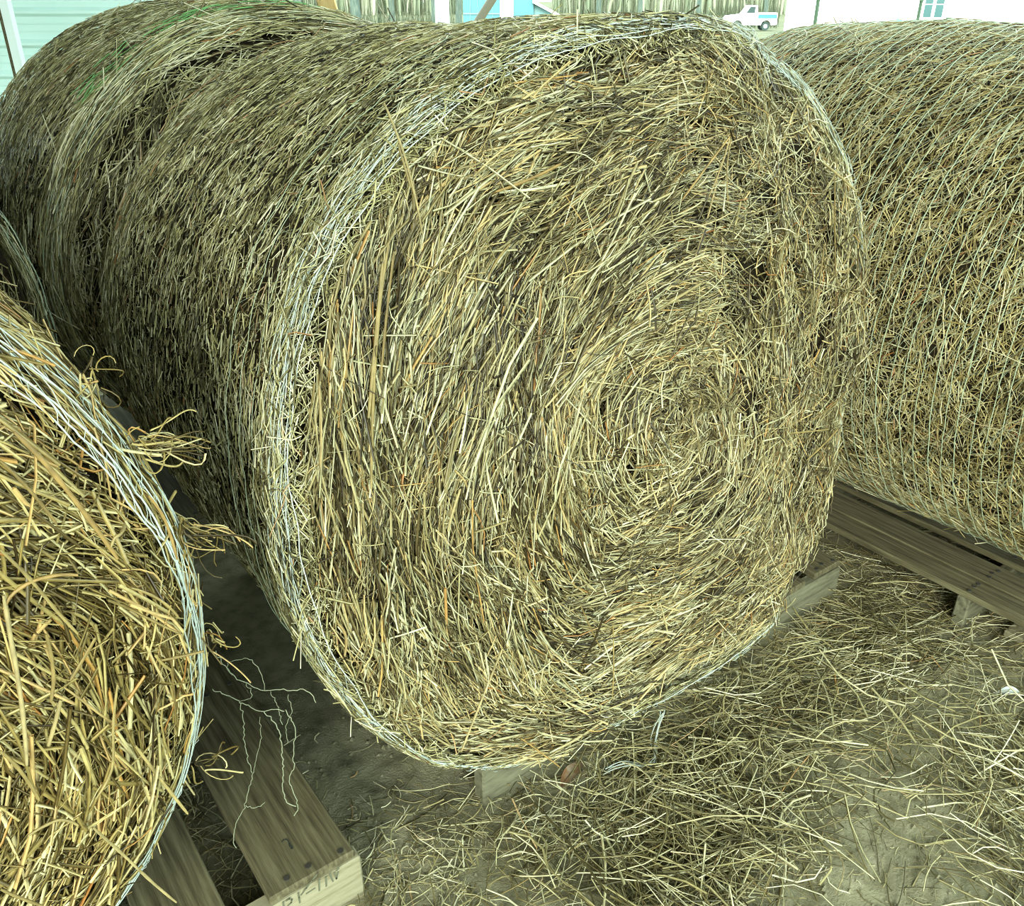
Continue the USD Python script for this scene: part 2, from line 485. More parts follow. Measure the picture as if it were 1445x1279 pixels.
def net_strand(b, y, wobble, rng, rad, off=0.012, th=(0, 2 * np.pi), n=260, rough=0.0016):
    T = np.linspace(*th, n)
    k1, k2, p1, p2 = rng.integers(2, 5), rng.integers(6, 12), rng.uniform(0, 6), rng.uniform(0, 6)
    yy = y + wobble * (np.sin(T * k1 + p1) * .6 + np.sin(T * k2 + p2) * .4)
    jig = np.convolve(rng.normal(0, 1, n + 8), np.ones(5) / 5, "same")[4:-4]
    return T, b.barrel(T, np.clip(np.abs(yy + jig * rough), 0.002, b.L), off + 0.004 * np.abs(np.sin(T * k2 * 2 + p1)))


def net(bale, b, ys, rng, rad, mat, th, cross=0, wobble=0.006, off=0.014, cross_y=None, n=240, cross_rad=0.5):
    """Net wrap: the running strands one by one, and the thin zigzag threads between them as one part."""
    lines = [net_strand(b, y, wobble, rng, rad, off, th, n) for y in ys]
    if cross:
        segs = []
        for (T, A), (_, B) in zip(lines[:-1], lines[1:]):
            k = np.sort(rng.choice(n - 6, cross, replace=False))
            a_, b_ = A[k], B[k + rng.integers(1, 6, cross)]
            mid = (a_ + b_) / 2 + rng.normal(0, 0.0025, (cross, 3))
            segs.append(np.stack([a_, mid, b_], 1))
        S = np.concatenate(segs)
        v, f, nn = tubes(S, np.full(len(S), rad * cross_rad), 3, None, rng)
        holder = raw("net_wrap", v, f, nn, mat, bale, kind="stuff", label="thin cross threads of the net wrap")
    else:
        holder = str(bale) + "/" + numbered(str(bale), "net_wrap")
        UsdGeom.Xform.Define(stage, holder)
    for T, A in lines:
        v, f, nn = tubes(A[None], np.array([rad * rng.uniform(.8, 1.2)]), 5, None, rng)
        raw("net_strand", v, f, nn, mat, holder)


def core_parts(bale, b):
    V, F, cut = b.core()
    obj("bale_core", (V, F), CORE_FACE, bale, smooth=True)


def stalks(bale, b, rng, specs, mat=STALK):
    """Single stalks one can pick out: (rho, theta, length, direction, radius, lift, bend)."""
    for rho, th, l, ang, r, off, bend in specs:
        K = 7
        t = np.linspace(-.5, .5, K)
        p0 = b.front(np.array([rho]), np.array([th]), 0.0)[0]
        dirv = np.array([math.cos(ang), 0, math.sin(ang)])
        nrm = np.array([-dirv[2], 0, dirv[0]])
        P = p0 + t[:, None] * l * dirv + (4 * t * t - .5)[:, None] * bend * nrm + np.array([0, -off, 0]) + (rng.normal(0, .05) * t * l)[:, None] * np.array([0, 1, 0])
        P[:, 1] += b.tilt * (P[:, 2] - p0[2])
        rad = r * np.r_[.8, np.ones(K - 2), .7]
        rad[K // 2] *= 1.18
        v, f, n = tubes(P[None], rad[None], 6, np.array([rng.uniform(.5, 1)]), rng)
        raw("straw_stalk", v, f, n, mat, bale)


PZ = 0.13      # top of a pallet
# ---- main bale
RIM = np.array([.784, .813, .800, .774, .739, .722, .710, .713, .722, .736, .754, .750, .752, .771, .785, .784, .762, .728, .724, .755, .812, .870, .849, .797])
RIM = RIM * np.interp(np.arange(24), [0, 2, 4, 6, 17, 20, 22, 24], [1.045, 1.04, 1.015, 1.0, 1.0, 1.02, 1.04, 1.045])


def main_face(x, z, rho):
    s1 = np.clip((x + 0.12 * z - 0.36) / 0.12, 0, 1)
    s1 = s1 * s1 * (3 - 2 * s1)
    return 0.06 * s1 - 0.035 * np.clip(1 - (x * x + z * z) / 0.35, 0, 1) + 0.02 * np.clip((rho - .9) / .1, 0, 1) ** 2


b0 = Bale(1.27, .765, .685, RIM, .115, 1, 0.07, main_face, .73, back=(.5, .085))
rng = np.random.default_rng(11)
bale0 = thing("hay_bale", "large round hay bale in the middle, its wound end facing the viewer", "hay bale", (0, 0, PZ))
core_parts(bale0, b0)


def main_messy(rho, th):
    x = rho * np.cos(th)
    return np.clip(0.16 + 0.7 * np.clip((x - .15) * 2.4, 0, 1), 0, 1)


raw("end_straw", *join(face_straws(b0, 24000, rng, (.04, .15), (.0009, .0022), messy=main_messy),
                       face_straws(b0, 5000, rng, (.10, .30), (.0016, .0030), mess=.03, lift=.034, th_range=(1.6, 4.9)),
                       face_straws(b0, 9000, rng, (.04, .12), (.0008, .0018), messy=main_messy, lift=.045)), STRAW, bale0, kind="stuff", label="straw of the wound end, lying around its centre")
raw("side_straw", *join(barrel_straws(b0, 40000, rng, (.014, .05), (.0008, .0017), .55, .5, th=(math.radians(50), math.radians(255))),
                        barrel_straws(b0, 5000, rng, (.03, .08), (.0008, .0018), .32, .22, th=(math.radians(-105), math.radians(50)), y=(0, .5)),
                        barrel_straws(b0, 7000, rng, (.03, .10), (.0008, .0018), .45, .25, y=(0, .09), stick=.04, lift=.016, K=3)), HAY_FINE, bale0, kind="stuff", label="fine hay of the rounded side")
net(bale0, b0, [.006, .013, .020, .028, .036, .048, .07], rng, .0010, TWINE, (0, 2 * np.pi), cross=130, wobble=.006, off=.007, n=300)
nf = 520
tf = np.where(rng.uniform(size=nf) < .6, rng.uniform(-.1, 1.25, nf), rng.uniform(4.0, 5.4, nf))
yf = np.abs(rng.normal(.02, .022, nf))
t = np.linspace(-.5, .5, 4)[None]
la = rng.uniform(.01, .05, nf)[:, None]
an = rng.normal(.4, .7, nf)[:, None]
P = b0.barrel(tf[:, None] + t * la * np.cos(an) / .75 + rng.normal(0, .003, (nf, 4)), np.clip(yf[:, None] + t * la * np.sin(an) + rng.normal(0, .002, (nf, 4)), .001, 1), rng.uniform(.006, .024, nf)[:, None])
raw("net_fuzz", *tubes(P, np.full(nf, .0007), 3, None, rng), TWINE, bale0, kind="stuff", label="white fuzz of torn net along the rim")
net(bale0, b0, [.10, .16, .23], rng, .0006, TWINE_GREEN, (math.radians(110), math.radians(235)), cross=30, wobble=.012, off=.012)

# ---- left front bale
def soft_face(x, z, rho):
    return 0.05 * np.clip((rho - .82) / .18, 0, 1) ** 2


b1 = Bale(1.22, .786, .722, None, 0.0, 2, 0.10, soft_face, .728, back=(1.0, .12))
bale1 = thing("hay_bale", "nearest golden straw bale cut off by the left edge, white twine round its rim", "hay bale", (-1.698, -.03, PZ))
core_parts(bale1, b1)
seen = (math.radians(-75), math.radians(100))
raw("end_straw", *join(face_straws(b1, 12000, rng, (.05, .17), (.0012, .0028), mess=.3, th_range=seen),
                       face_straws(b1, 2600, rng, (.10, .26), (.0018, .0034), mess=.06, lift=.04, th_range=seen),
                       face_straws(b1, 2000, rng, (.05, .16), (.0012, .0026), mess=.4, th_range=(math.radians(100), math.radians(285)))), STRAW_GOLD, bale1, kind="stuff", label="coarse golden straw of the wound end")
raw("side_straw", *join(barrel_straws(b1, 9000, rng, (.03, .10), (.0010, .0022), .25, .15, th=(math.radians(-80), math.radians(130)), y=(0, .5), stick=.02),
                        barrel_straws(b1, 2500, rng, (.05, .14), (.0012, .0026), .15, .1, th=(math.radians(-80), math.radians(110)), y=(0, .1), stick=.03, lift=.015, K=4)), STRAW_GOLD, bale1, kind="stuff")
net(bale1, b1, [.002, .007, .013, .022, .034, .05, .07, .10], rng, .0012, TWINE, (math.radians(-85), math.radians(120)), cross=90, wobble=.008, off=.012, n=280)

# ---- right bale
b2 = Bale(1.55, .71, .70, None, 0.0, 3, 0.08, soft_face, back=(.28, .05))
bale2 = thing("hay_bale", "tan round bale at the right edge with pale net lines around its side", "hay bale", (1.545, -.52, PZ))
core_parts(bale2, b2)
raw("side_straw", *join(barrel_straws(b2, 43000, rng, (.02, .075), (.0008, .0018), .6, .5, th=(math.radians(62), math.radians(258)), lift=.010),
                        barrel_straws(b2, 3000, rng, (.04, .12), (.0010, .0020), .8, .6, th=(math.radians(62), math.radians(258)), lift=.016, K=3)), HAY_TAN, bale2, kind="stuff", label="short tan hay pressed flat under the net")
raw("end_straw", *face_straws(b2, 8000, rng, (.05, .16), (.0012, .0028), mess=.3, K=3), HAY_TAN, bale2, kind="stuff")
net(bale2, b2, list(np.arange(.06, 1.51, .037)), rng, .0011, TWINE_GREEN, (math.radians(60), math.radians(262)), cross=90, wobble=.005, off=.0095, n=150, cross_rad=.45)

# ---- bale behind the main one
b3 = Bale(1.2, .81, .73, None, 0.0, 4, 0.4, soft_face, drop=.085, back=(.1, .05))
bale3 = thing("hay_bale", "round bale behind the middle bale, before the white ribbed wall", "hay bale", (.03, 1.555, PZ))
core_parts(bale3, b3)
raw("side_straw", *join(barrel_straws(b3, 24000, rng, (.02, .07), (.0010, .0020), .45, .35, th=(math.radians(48), math.radians(240)), stick=.015),
                        barrel_straws(b3, 3000, rng, (.08, .22), (.0014, .0026), .10, .05, th=(math.radians(30), math.radians(225)), y=(0, .16), lift=.02, K=4)), HAY_FINE, bale3, kind="stuff", label="fine hay of the rounded side")
raw("end_straw", *face_straws(b3, 7000, rng, (.06, .2), (.0012, .0026), mess=.2, th_range=(.4, 4.2)), HAY_FINE, bale3, kind="stuff")
net(bale3, b3, [.03, .06, .10], rng, .0012, TWINE_GREEN, (math.radians(40), math.radians(230)), cross=40, wobble=.012, off=.014)

# ---- dark bale behind the left front one
b4 = Bale(1.2, .73, .73, None, 0.0, 5, 0.09, soft_face)
bale4 = thing("hay_bale", "shaded round bale at the left edge, behind the nearest bale", "hay bale", (-1.56, 1.3, PZ))
core_parts(bale4, b4)
raw("side_straw", *barrel_straws(b4, 6000, rng, (.04, .13), (.0010, .0022), .3, .25, th=(math.radians(-60), math.radians(130)), stick=.02), HAY_FINE, bale4, kind="stuff")
raw("end_straw", *face_straws(b4, 3500, rng, (.05, .18), (.0010, .0024), mess=.3), HAY_FINE, bale4, kind="stuff")
net(bale4, b4, [.02, .05, .09], rng, .0012, TWINE_GREEN, (math.radians(-40), math.radians(120)), cross=40, wobble=.012, off=.014)


# ------------------------------------------------------------------ pallets
def pallet(label, x0, x1, y0, depth, boards, group=None, stringer_mat=WOOD_X, bottom=True, mark=False):
    p = thing("wooden_pallet", label, "pallet", (x0, y0, 0), group=group)
    W = x1 - x0
    for ys_ in (0.0, depth / 2 - .02, depth - .04):
        obj("stringer", box(0, W, ys_, ys_ + .038, -.012, .109, .004), stringer_mat, p)
    for i, (a_, w) in enumerate(boards):
        rr = np.random.default_rng(int(x0 * 100) % 97 + i)
        bd = obj("deck_board", box(a_, a_ + w, .006 - rr.uniform(0, .004), depth - .006, .1095, .1295, .003), WOOD_Y, p)
        for ys_ in (.022, depth / 2, depth - .02):
            for q in (.2, .52, .82):
                c = trimesh.creation.cylinder(.006, .003, sections=10)
                c.apply_translation((a_ + w * q + rr.uniform(-.01, .01), ys_ + rr.uniform(-.006, .006), .1305))
                obj("nail", c, NAIL, bd)
    return p


def even(W, w, n):
    g = (W - w) / (n - 1)
    return [(i * g, w) for i in range(n)]


pm = pallet("weathered pallet under the middle bale, its pale front rail showing at both ends", -.39, .905, .125, 1.2, even(1.295, .12, 8), stringer_mat=WOOD_DARK)
pl = pallet("pallet with worn brown deck boards and marker writing on its front rail", -2.0, -.702, .095, 1.2, [(1.298 - .185, .175)] + [(1.298 - .185 - .07 - .14 - k * .185, .14) for k in range(5)])
pr = pallet("weathered grey pallet under the right bale, resting at the right edge", 1.05, 2.35, -.80, 1.26, [(0, .085), (.092, .11)] + [(.25 + k * .17, .12) for k in range(7)], stringer_mat=WOOD_DARK)
pallet("pallet in the shade under the far end of the right bale", 1.08, 2.3, .52, 1.2, even(1.22, .12, 7), stringer_mat=WOOD_DARK)
pallet("pallet in the shade under the bale behind the middle one", -.60, .68, 1.52, 1.2, even(1.28, .12, 7), stringer_mat=WOOD_DARK)
pallet("pallet in the shade under the dark bale at the left edge", -2.2, -.95, 1.42, 1.1, even(1.25, .12, 7), stringer_mat=WOOD_DARK)
obj("board_scrap", box(1.125, 1.22, -.62, -.27, .002, .024), WOOD_X, label="short pale board lying on the dirt at the right edge", category="board")

# marker writing on the front rail of the left pallet (local: x along the rail from its left end, z up)
def strokes(parent, name, lines, origin, ex, ey, h, w, depth, mat):
    ms = []
    en = np.cross(ex, ey)
    for pl_ in lines:
        pts = np.array([origin + ex * (x * h) + ey * (y * h) for x, y in pl_])
        for p_, q_ in zip(pts[:-1], pts[1:]):
            d = q_ - p_
            ld = np.linalg.norm(d)
            d = d / ld
            s_ = np.cross(en, d)
            ms.append(obox((p_ + q_) / 2, d * (ld / 2 + w * .3), s_ * w / 2, en * depth / 2, 0))
    obj(name, trimesh.util.concatenate(ms), mat, parent)


def on_rail(pts):
    """Points of the writing, taken from a close look at the rail, on its front plane in the pallet's own coordinates."""
    out = []
    for x, y in pts:
        d = pix(370 + x / 9.633, 1180 + y / 9.633)
        P = EYE + d * ((.095 - EYE[1]) / d[1])
        out.append((P[0] + 2.0, P[2]))
    return out


strokes(pl, "marker_writing", [on_rail(q) for q in (
    [(285, 900), (292, 955)], [(330, 880), (365, 852), (402, 862), (392, 905), (350, 945)], [(490, 775), (498, 830), (512, 905)], [(530, 800), (600, 705), (680, 600), (738, 525)], [(600, 782), (715, 708)],
    [(768, 600), (776, 740)], [(864, 560), (872, 682)], [(915, 515), (962, 616)], [(980, 500), (1008, 580), (1030, 490)], [(1010, 470), (1040, 440)])],
    np.array([0, -.0004, 0]), np.array([1.0, 0, 0]), np.array([0, 0, 1.0]), 1.0, .0032, .0012, INK)
loop = [on_ground(370 + x / 9.633, 1180 + y / 9.633, .13) for x, y in ((272, 88), (290, 60), (325, 50), (355, 70), (372, 110), (400, 150), (412, 170), (398, 180), (375, 140), (360, 112))]
strokes(pl, "marker_loop", [[(p_[0] + 2.0, p_[1] - .095) for p_ in loop]], np.array([0, 0, .1308]), np.array([1.0, 0, 0]), np.array([0, 1.0, 0]), 1.0, .0022, .0008, INK_DARK)


# ------------------------------------------------------------------ straw and other litter on the floor
def floor_straws(N, rng, centre, sig, length=(.04, .16), rad=(.0009, .0022), lift=.02, K=4, rot=0.0, pref=None):
    c, s = math.cos(rot), math.sin(rot)
    q = rng.normal(0, 1, (N, 2)) * np.array(sig)
    xy = np.array(centre) + np.stack([q[:, 0] * c - q[:, 1] * s, q[:, 0] * s + q[:, 1] * c], -1)
    ang = rng.uniform(0, 2 * np.pi, N) if pref is None else rng.normal(pref, .7, N)
    l = rng.uniform(0, 1, N) ** 1.5 * (length[1] - length[0]) + length[0]
    t = np.linspace(-.5, .5, K)[None]
    bend = rng.normal(0, .15, N) * l
    X = xy[:, :1] + t * (l * np.cos(ang))[:, None] - (4 * t * t - .5) * (bend * np.sin(ang))[:, None]
    Y = xy[:, 1:] + t * (l * np.sin(ang))[:, None] + (4 * t * t - .5) * (bend * np.cos(ang))[:, None]
    r = rng.uniform(0, 1, N) ** 1.8 * (rad[1] - rad[0]) + rad[0]
    Z = ground_height(X, Y) * .6 + ground_height(xy[:, 0], xy[:, 1])[:, None] * .4 + r[:, None] + (lift * rng.uniform(0, 1, N) ** 2)[:, None] + (np.abs(rng.normal(0, .10, N)) * l)[:, None] * (t + .5)
    Z = np.maximum(Z, ground_height(X, Y) + r[:, None] * .5)
    flat = np.where(rng.uniform(size=N) < .5, 1.0, rng.uniform(.3, .6, N))
    return tubes(np.stack([X, Y, Z], -1), r, 3, flat, rng)


rng = np.random.default_rng(23)
raw("straw_litter", *join(
    floor_straws(1150, rng, (.45, -.02), (.42, .12), lift=.045, pref=-.3),
    floor_straws(600, rng, (.80, -.16), (.30, .16), lift=.03, pref=-.5),
    floor_straws(650, rng, (.95, .12), (.22, .25), lift=.02),
    floor_straws(750, rng, (-.04, -.08), (.20, .10), lift=.05),
    floor_straws(220, rng, (-.40, .02), (.14, .10), lift=.03),
    floor_straws(600, rng, (-.10, -.26), (.16, .08), length=(.05, .22), lift=.05),
    floor_straws(750, rng, (.72, -.60), (.20, .12), length=(.05, .2), lift=.04),
    floor_straws(500, rng, (.35, -.80), (.25, .08), length=(.05, .2), lift=.03),
    floor_straws(350, rng, (-.60, .10), (.10, .12), lift=.02, length=(.02, .08)),
    floor_straws(600, rng, (-.95, .3), (.10, .35), lift=.03),
    floor_straws(1200, rng, (.3, -.35), (.6, .3), length=(.01, .05), rad=(.0006, .0012), lift=.006),
    floor_straws(420, rng, (.42, -.10), (.42, .14), length=(.08, .28), rad=(.0014, .0030), lift=.05),
    floor_straws(160, rng, (-.12, -.28), (.16, .08), length=(.12, .32), rad=(.0016, .0034), lift=.05),
    floor_straws(160, rng, (.72, -.58), (.22, .12), length=(.10, .28), rad=(.0016, .0032), lift=.04),
    floor_straws(1200, rng, (1.6, .2), (.5, .6), lift=.03)), LITTER, kind="stuff", label="loose straw scattered over the dirt floor before the bales", category="straw")

# crumbs of dirt
rng = np.random.default_rng(41)
nc = 8000
cx, cy = rng.uniform(-.75, 1.5, nc), rng.uniform(-.85, .6, nc)
octa_v = np.array([[1, 0, 0], [-1, 0, 0], [0, 1, 0], [0, -1, 0], [0, 0, 1], [0, 0, -1.0]])
octa_f = np.array([[0, 2, 4], [2, 1, 4], [1, 3, 4], [3, 0, 4], [2, 0, 5], [1, 2, 5], [3, 1, 5], [0, 3, 5]])
rr_ = .0014 + .006 * rng.uniform(0, 1, nc) ** 6
V = octa_v[None] * rr_[:, None, None] * rng.uniform(.55, 1.3, (nc, 6, 1)) + np.stack([cx, cy, ground_height(cx, cy) + rr_ * .35], -1)[:, None]
F = (octa_f[None] + (np.arange(nc) * 6)[:, None, None]).reshape(-1, 3)
raw("dirt_crumbs", V.reshape(-1, 3), F, None, SAND, kind="stuff", label="small crumbs of sandy dirt on the floor", category="dirt")

# single long stalks lying on the dirt
LONG = [((830, 1150), (1090, 1279), .0028, .03, "longest curved tan stalk on the dirt, running to the bottom edge below the middle bale"),
        ((800, 1215), (930, 1150), .0024, .01, "straight stalk on the dirt below the dry leaf, rising to the right"),
        ((690, 1279), (790, 1205), .0024, -.02, "curved stalk at the bottom edge, right of the left pallet"),
        ((1000, 1022), (1140, 1005), .0020, .01, "thin yellow stalk along the upper rim of the bare sand"),
        ((1178, 1076), (1246, 1070), .0018, .0, "short flat stalk in the middle of the bare sand"),
        ((1246, 1070), (1284, 1016), .0016, .0, "short steep stalk meeting the flat one on the bare sand"),
        ((1230, 1040), (1360, 1078), .0020, .0, "long tan stalk slanting down over the right rim of the bare sand"),
        ((1335, 1212), (1445, 1250), .0024, .01, "stalk running into the lower right edge of the photo"),
        ((1400, 1060), (1445, 1150), .0026, .0, "thick pale stalk slanting down to the right edge, below the feather"),
        ((1365, 1125), (1445, 1146), .0020, .0, "yellow stalk near the right edge, almost level"),
        ((1155, 1190), (1175, 1275), .0018, .03, "bow-shaped thin stalk on the bare sand at the bottom"),
        ((1075, 1279), (1100, 1205), .0022, .0, "short upright tan stalk at the bottom edge, left of the bow-shaped one"),
        ((1372, 1185), (1395, 1100), .0020, .0, "pale steep stalk on the sand right of the bare patch"),
        ((990, 1150), (1120, 1235), .0022, -.02, "stalk slanting down at the lower left rim of the bare sand"),
        ((870, 1260), (1010, 1180), .0020, .02, "curved stalk crossing the longest tan one from below"),
        ((1060, 930), (1220, 970), .0020, .01, "stalk in the litter below the pallet corner, slanting down to the right"),
        ((1110, 905), (1240, 890), .0018, .02, "thin stalk in the litter just right of the middle bale's foot"),
        ((1090, 890), (1130, 960), .0022, -.02, "curved stalk hanging from the middle bale's foot to the dirt")]
for (p_, q_, r_, bd_, lab) in LONG:
    A, B = on_ground(*p_), on_ground(*q_)
    t = np.linspace(0, 1, 9)
    P = A + (B - A) * t[:, None]
    side = unit(np.array([-(B - A)[1], (B - A)[0], 0]))
    P = P + side * (np.sin(t * np.pi) * bd_)[:, None]
    P[:, 2] = ground_height(P[:, 0], P[:, 1]).max() + .012 + .012 * rng.uniform() + .01 * np.sin(t * np.pi)
    rad = np.full(9, r_ * .65)
    rad[[0, -1]] *= .6
    v, f, n = tubes(P[None], rad[None], 6, np.array([.7]), rng)
    raw("loose_stalk", v, f, n, STALK, label=lab, category="straw", group="long loose stalks on the dirt floor")


# ------------------------------------------------------------------ single things that stand out on the bales
def on_face(u, v, loc, tilt, off):
    """Where a sight line meets the front face of a bale, off in front of it, in the bale's own coordinates."""
    d = pix(u, v)
    n_ = np.array([0, math.cos(tilt), -math.sin(tilt)])
    q = np.array([loc[0], loc[1] - off, loc[2]])
    return EYE + d * (((q - EYE) @ n_) / (d @ n_)) - np.array(loc)


def stalk_line(parent, pts, r, mat=STALK, K=13, node=True, name="straw_stalk", flat=.75, **k):
    P = smooth_line(pts, K)
    rad = np.full(K, r)
    rad[[0, -1]] *= .65
    if node and K > 8:
        rad[K // 3] *= 1.25
        rad[2 * K // 3] *= 1.2
    v, f, n = tubes(P[None], rad[None], 6, np.array([flat]), np.random.default_rng(int(abs(P[0, 0]) * 1e4) % 1000))
    return raw(name, v, f, n, mat, parent, **k)


MAIN_LOC, LEFT_LOC = (0, 0, PZ), (-1.698, -.03, PZ)
for pts, r in [
    ([(548, 345), (535, 440), (527, 560), (524, 690)], .0042), ([(540, 372), (531, 470), (520, 590)], .0036), ([(556, 355), (545, 450), (537, 540)], .003), ([(450, 545), (453, 600), (452, 660)], .003),
    ([(542, 145), (575, 235), (596, 330)], .0022), ([(562, 205), (580, 265)], .0026), ([(792, 231), (745, 254), (699, 271)], .0036), ([(1126, 394), (1098, 410), (1066, 430)], .0036),
    ([(1162, 230), (1184, 248), (1206, 268)], .0036), ([(1030, 193), (1000, 232), (960, 286)], .0024), ([(1030, 195), (1016, 240), (1000, 278)], .0022), ([(1032, 196), (1026, 240), (1028, 292)], .0022), ([(1012, 255), (995, 320), (966, 405)], .0024),
    ([(1178, 244), (1178, 300), (1179, 390)], .0024), ([(1163, 345), (1158, 390), (1150, 445)], .0032), ([(1195, 426), (1216, 432), (1220, 470), (1214, 505)], .0026), ([(1122, 365), (1128, 320), (1142, 284)], .0028),
    ([(651, 1061), (675, 1000), (709, 916)], .0028), ([(709, 916), (735, 950), (768, 984)], .0018), ([(735, 1042), (760, 1060), (790, 1083)], .0032), ([(884, 903), (910, 904), (941, 900)], .003),
    ([(967, 753), (1000, 772), (1036, 793)], .0026), ([(968, 690), (1000, 690), (1030, 672), (1087, 667)], .0024), ([(1060, 615), (1110, 612), (1170, 606)], .0024), ([(1183, 605), (1160, 630), (1138, 650)], .0032),
    ([(1195, 552), (1175, 572), (1150, 592)], .003), ([(1098, 588), (1085, 615), (1068, 640)], .0038), ([(820, 856), (835, 890), (850, 920)], .0018), ([(865, 880), (866, 930), (864, 985)], .0018), ([(632, 750), (640, 720), (650, 690)], .003), ([(476, 880), (488, 900), (486, 925)], .0036),
    ([(1100, 905), (1150, 893), (1148, 892)], .002), ([(1092, 690), (1090, 730), (1085, 770)], .002), ([(720, 345), (700, 370), (688, 395)], .0032), ([(885, 350), (870, 420), (862, 470)], .0018), ([(905, 690), (880, 660), (855, 640)], .002), ([(770, 640), (800, 650), (870, 646)], .0022), ([(1070, 800), (1055, 830), (1040, 860)], .0026)]:
    stalk_line(bale0, [on_face(u, v, MAIN_LOC, .115, .045 if u < 1040 else .0) for u, v in pts], r * .75)
for pts, r in [
    ([(20, 610), (60, 650), (110, 712), (166, 789)], .0050), ([(0, 650), (40, 690), (80, 740)], .0042), ([(156, 773), (165, 757), (176, 739)], .0040), ([(151, 847), (200, 868), (255, 895)], .0032), ([(228, 932), (258, 926), (288, 919)], .0030),
    ([(5, 860), (22, 835), (50, 819), (110, 812)], .0034), ([(0, 776), (40, 815), (83, 866), (110, 895)], .0036), ([(191, 1053), (225, 1098), (265, 1149)], .0036), ([(131, 1168), (190, 1222), (249, 1274)], .0032), ([(86, 988), (78, 1020), (68, 1053)], .0044),
    ([(166, 966), (160, 1020), (158, 1085), (135, 1128)], .0038), ([(5, 840), (15, 900), (28, 975), (38, 1080)], .0050), ([(90, 970), (130, 1000), (175, 1028)], .0026), ([(135, 900), (118, 930), (100, 960)], .0036), ([(65, 895), (75, 945), (72, 990)], .0040),
    ([(210, 700), (235, 740), (250, 790)], .003), ([(0, 1060), (30, 1090), (55, 1130)], .004), ([(40, 1180), (75, 1160), (110, 1165)], .003), ([(0, 1255), (25, 1266), (60, 1279)], .004), ([(185, 830), (230, 850), (252, 872)], .0032)]:
    stalk_line(bale1, [on_face(u, v, LEFT_LOC, 0, .055 if u < 170 else .03) for u, v in pts], r * .6)

# frayed curls of straw at the rim of the nearest bale
rng = np.random.default_rng(31)
for n_t, (u0, v0), (u1, v1) in ((34, (200, 628), (275, 632)), (22, (262, 742), (330, 780)), (12, (120, 530), (150, 545)), (10, (296, 900), (320, 930)), (8, (285, 1078), (318, 1072))):
    base, tip = on_face(u0, v0, LEFT_LOC, 0, -.10), on_face(u1, v1, LEFT_LOC, 0, -.10)
    d = tip - base
    L_ = np.linalg.norm(d)
    k = rng.uniform(.25, 1.05, n_t)
    t = np.linspace(0, 1, 9)[None, :, None]
    P = base + rng.normal(0, .010, (n_t, 1, 3)) + d * t * k[:, None, None]
    ph = rng.uniform(0, 6.28, (n_t, 1, 3))
    P = P + (np.sin(ph + t * rng.uniform(2, 5, (n_t, 1, 1))) - np.sin(ph)) * rng.uniform(.004, .018, (n_t, 1, 3))
    raw("frayed_tuft", *tubes(P, rng.uniform(.0008, .0018, n_t), 3, None, rng), STRAW_GOLD, bale1, kind="stuff", label="frayed curly straw sticking out of the rim")

# a few green blades along the top rim of the bale behind
n_g = 70
th_g = rng.uniform(math.radians(80), math.radians(140), n_g)
t = np.linspace(-.5, .5, 4)[None]
P = b3.barrel(th_g[:, None] + t * .09 + rng.normal(0, .01, (n_g, 4)), np.clip(rng.uniform(.12, .26, n_g)[:, None] + t * rng.normal(0, .03, n_g)[:, None], .02, 1), rng.uniform(.012, .022, n_g)[:, None])
raw("green_grass", *tubes(P, rng.uniform(.0012, .0022, n_g), 3, np.full(n_g, .4), rng), plain("green_blade", lin(120, 176, 104), .5), bale3, kind="stuff", label="green grass blades caught along the top rim")

# loose ends of net twine hanging between the left front bale and the middle bale
def in_air(u, v, dist):
    d = pix(u, v)
    return EYE + d * (dist / (d @ AHEAD))


TW = [([(340, 992), (343, 1020), (347, 1053), (350, 1075), (356, 1092), (351, 1115), (347, 1135), (336, 1155), (330, 1171), (331, 1185), (335, 1200)], 1.13, .0011),
      ([(371, 1002), (385, 1015), (398, 1038), (400, 1070), (401, 1096), (398, 1114), (405, 1135), (412, 1137), (419, 1139)], 1.13, .0013),
      ([(401, 1004), (410, 1012), (416, 1031), (415, 1060), (414, 1082), (410, 1100), (416, 1125), (420, 1140), (417, 1153)], 1.14, .0012),
      ([(305, 920), (327, 952), (345, 965), (376, 974), (392, 972), (407, 976), (428, 974), (445, 990)], 1.13, .0011),
      ([(300, 975), (326, 984), (340, 992), (371, 1002), (385, 1003), (401, 1004)], 1.12, .0011), ([(345, 965), (355, 985), (340, 992)], 1.13, .0009),
      ([(327, 952), (320, 940), (350, 930), (376, 974)], 1.14, .0009), ([(367, 1010), (366, 1040), (362, 1070), (356, 1092)], 1.13, .0008), ([(347, 1135), (358, 1140), (373, 1133)], 1.13, .0009), ([(404, 980), (412, 1000), (405, 1030), (408, 1050)], 1.15, .0008), ([(380, 975), (392, 1000), (398, 1020)], 1.14, .0008)]
for pts, dist, r in TW:
    W = np.array([in_air(u, v, dist) for u, v in pts])
    W[:, 2] = np.maximum(W[:, 2], .134)
    W = W + rng.normal(0, .0012, W.shape)
    P = smooth_line(W - np.array(MAIN_LOC), len(W) * 5)
    P = P + rng.normal(0, .0005, P.shape)
    P = P + np.random.default_rng(3).normal(0, .0007, P.shape)
    v, f, n = tubes(P[None], np.array([r * .85]), 5, None, rng)
    raw("hanging_twine", v, f, n, TWINE_GREY, bale0, label="loose grey net twine hanging down")
W = np.array([in_air(908, 1010, 2.05 - .9), *[on_ground(u, v, .02) for u, v in ((925, 1050), (926, 1075), (905, 1080), (880, 1082), (855, 1090))]])
W[0] = [.02, -.01, .15]
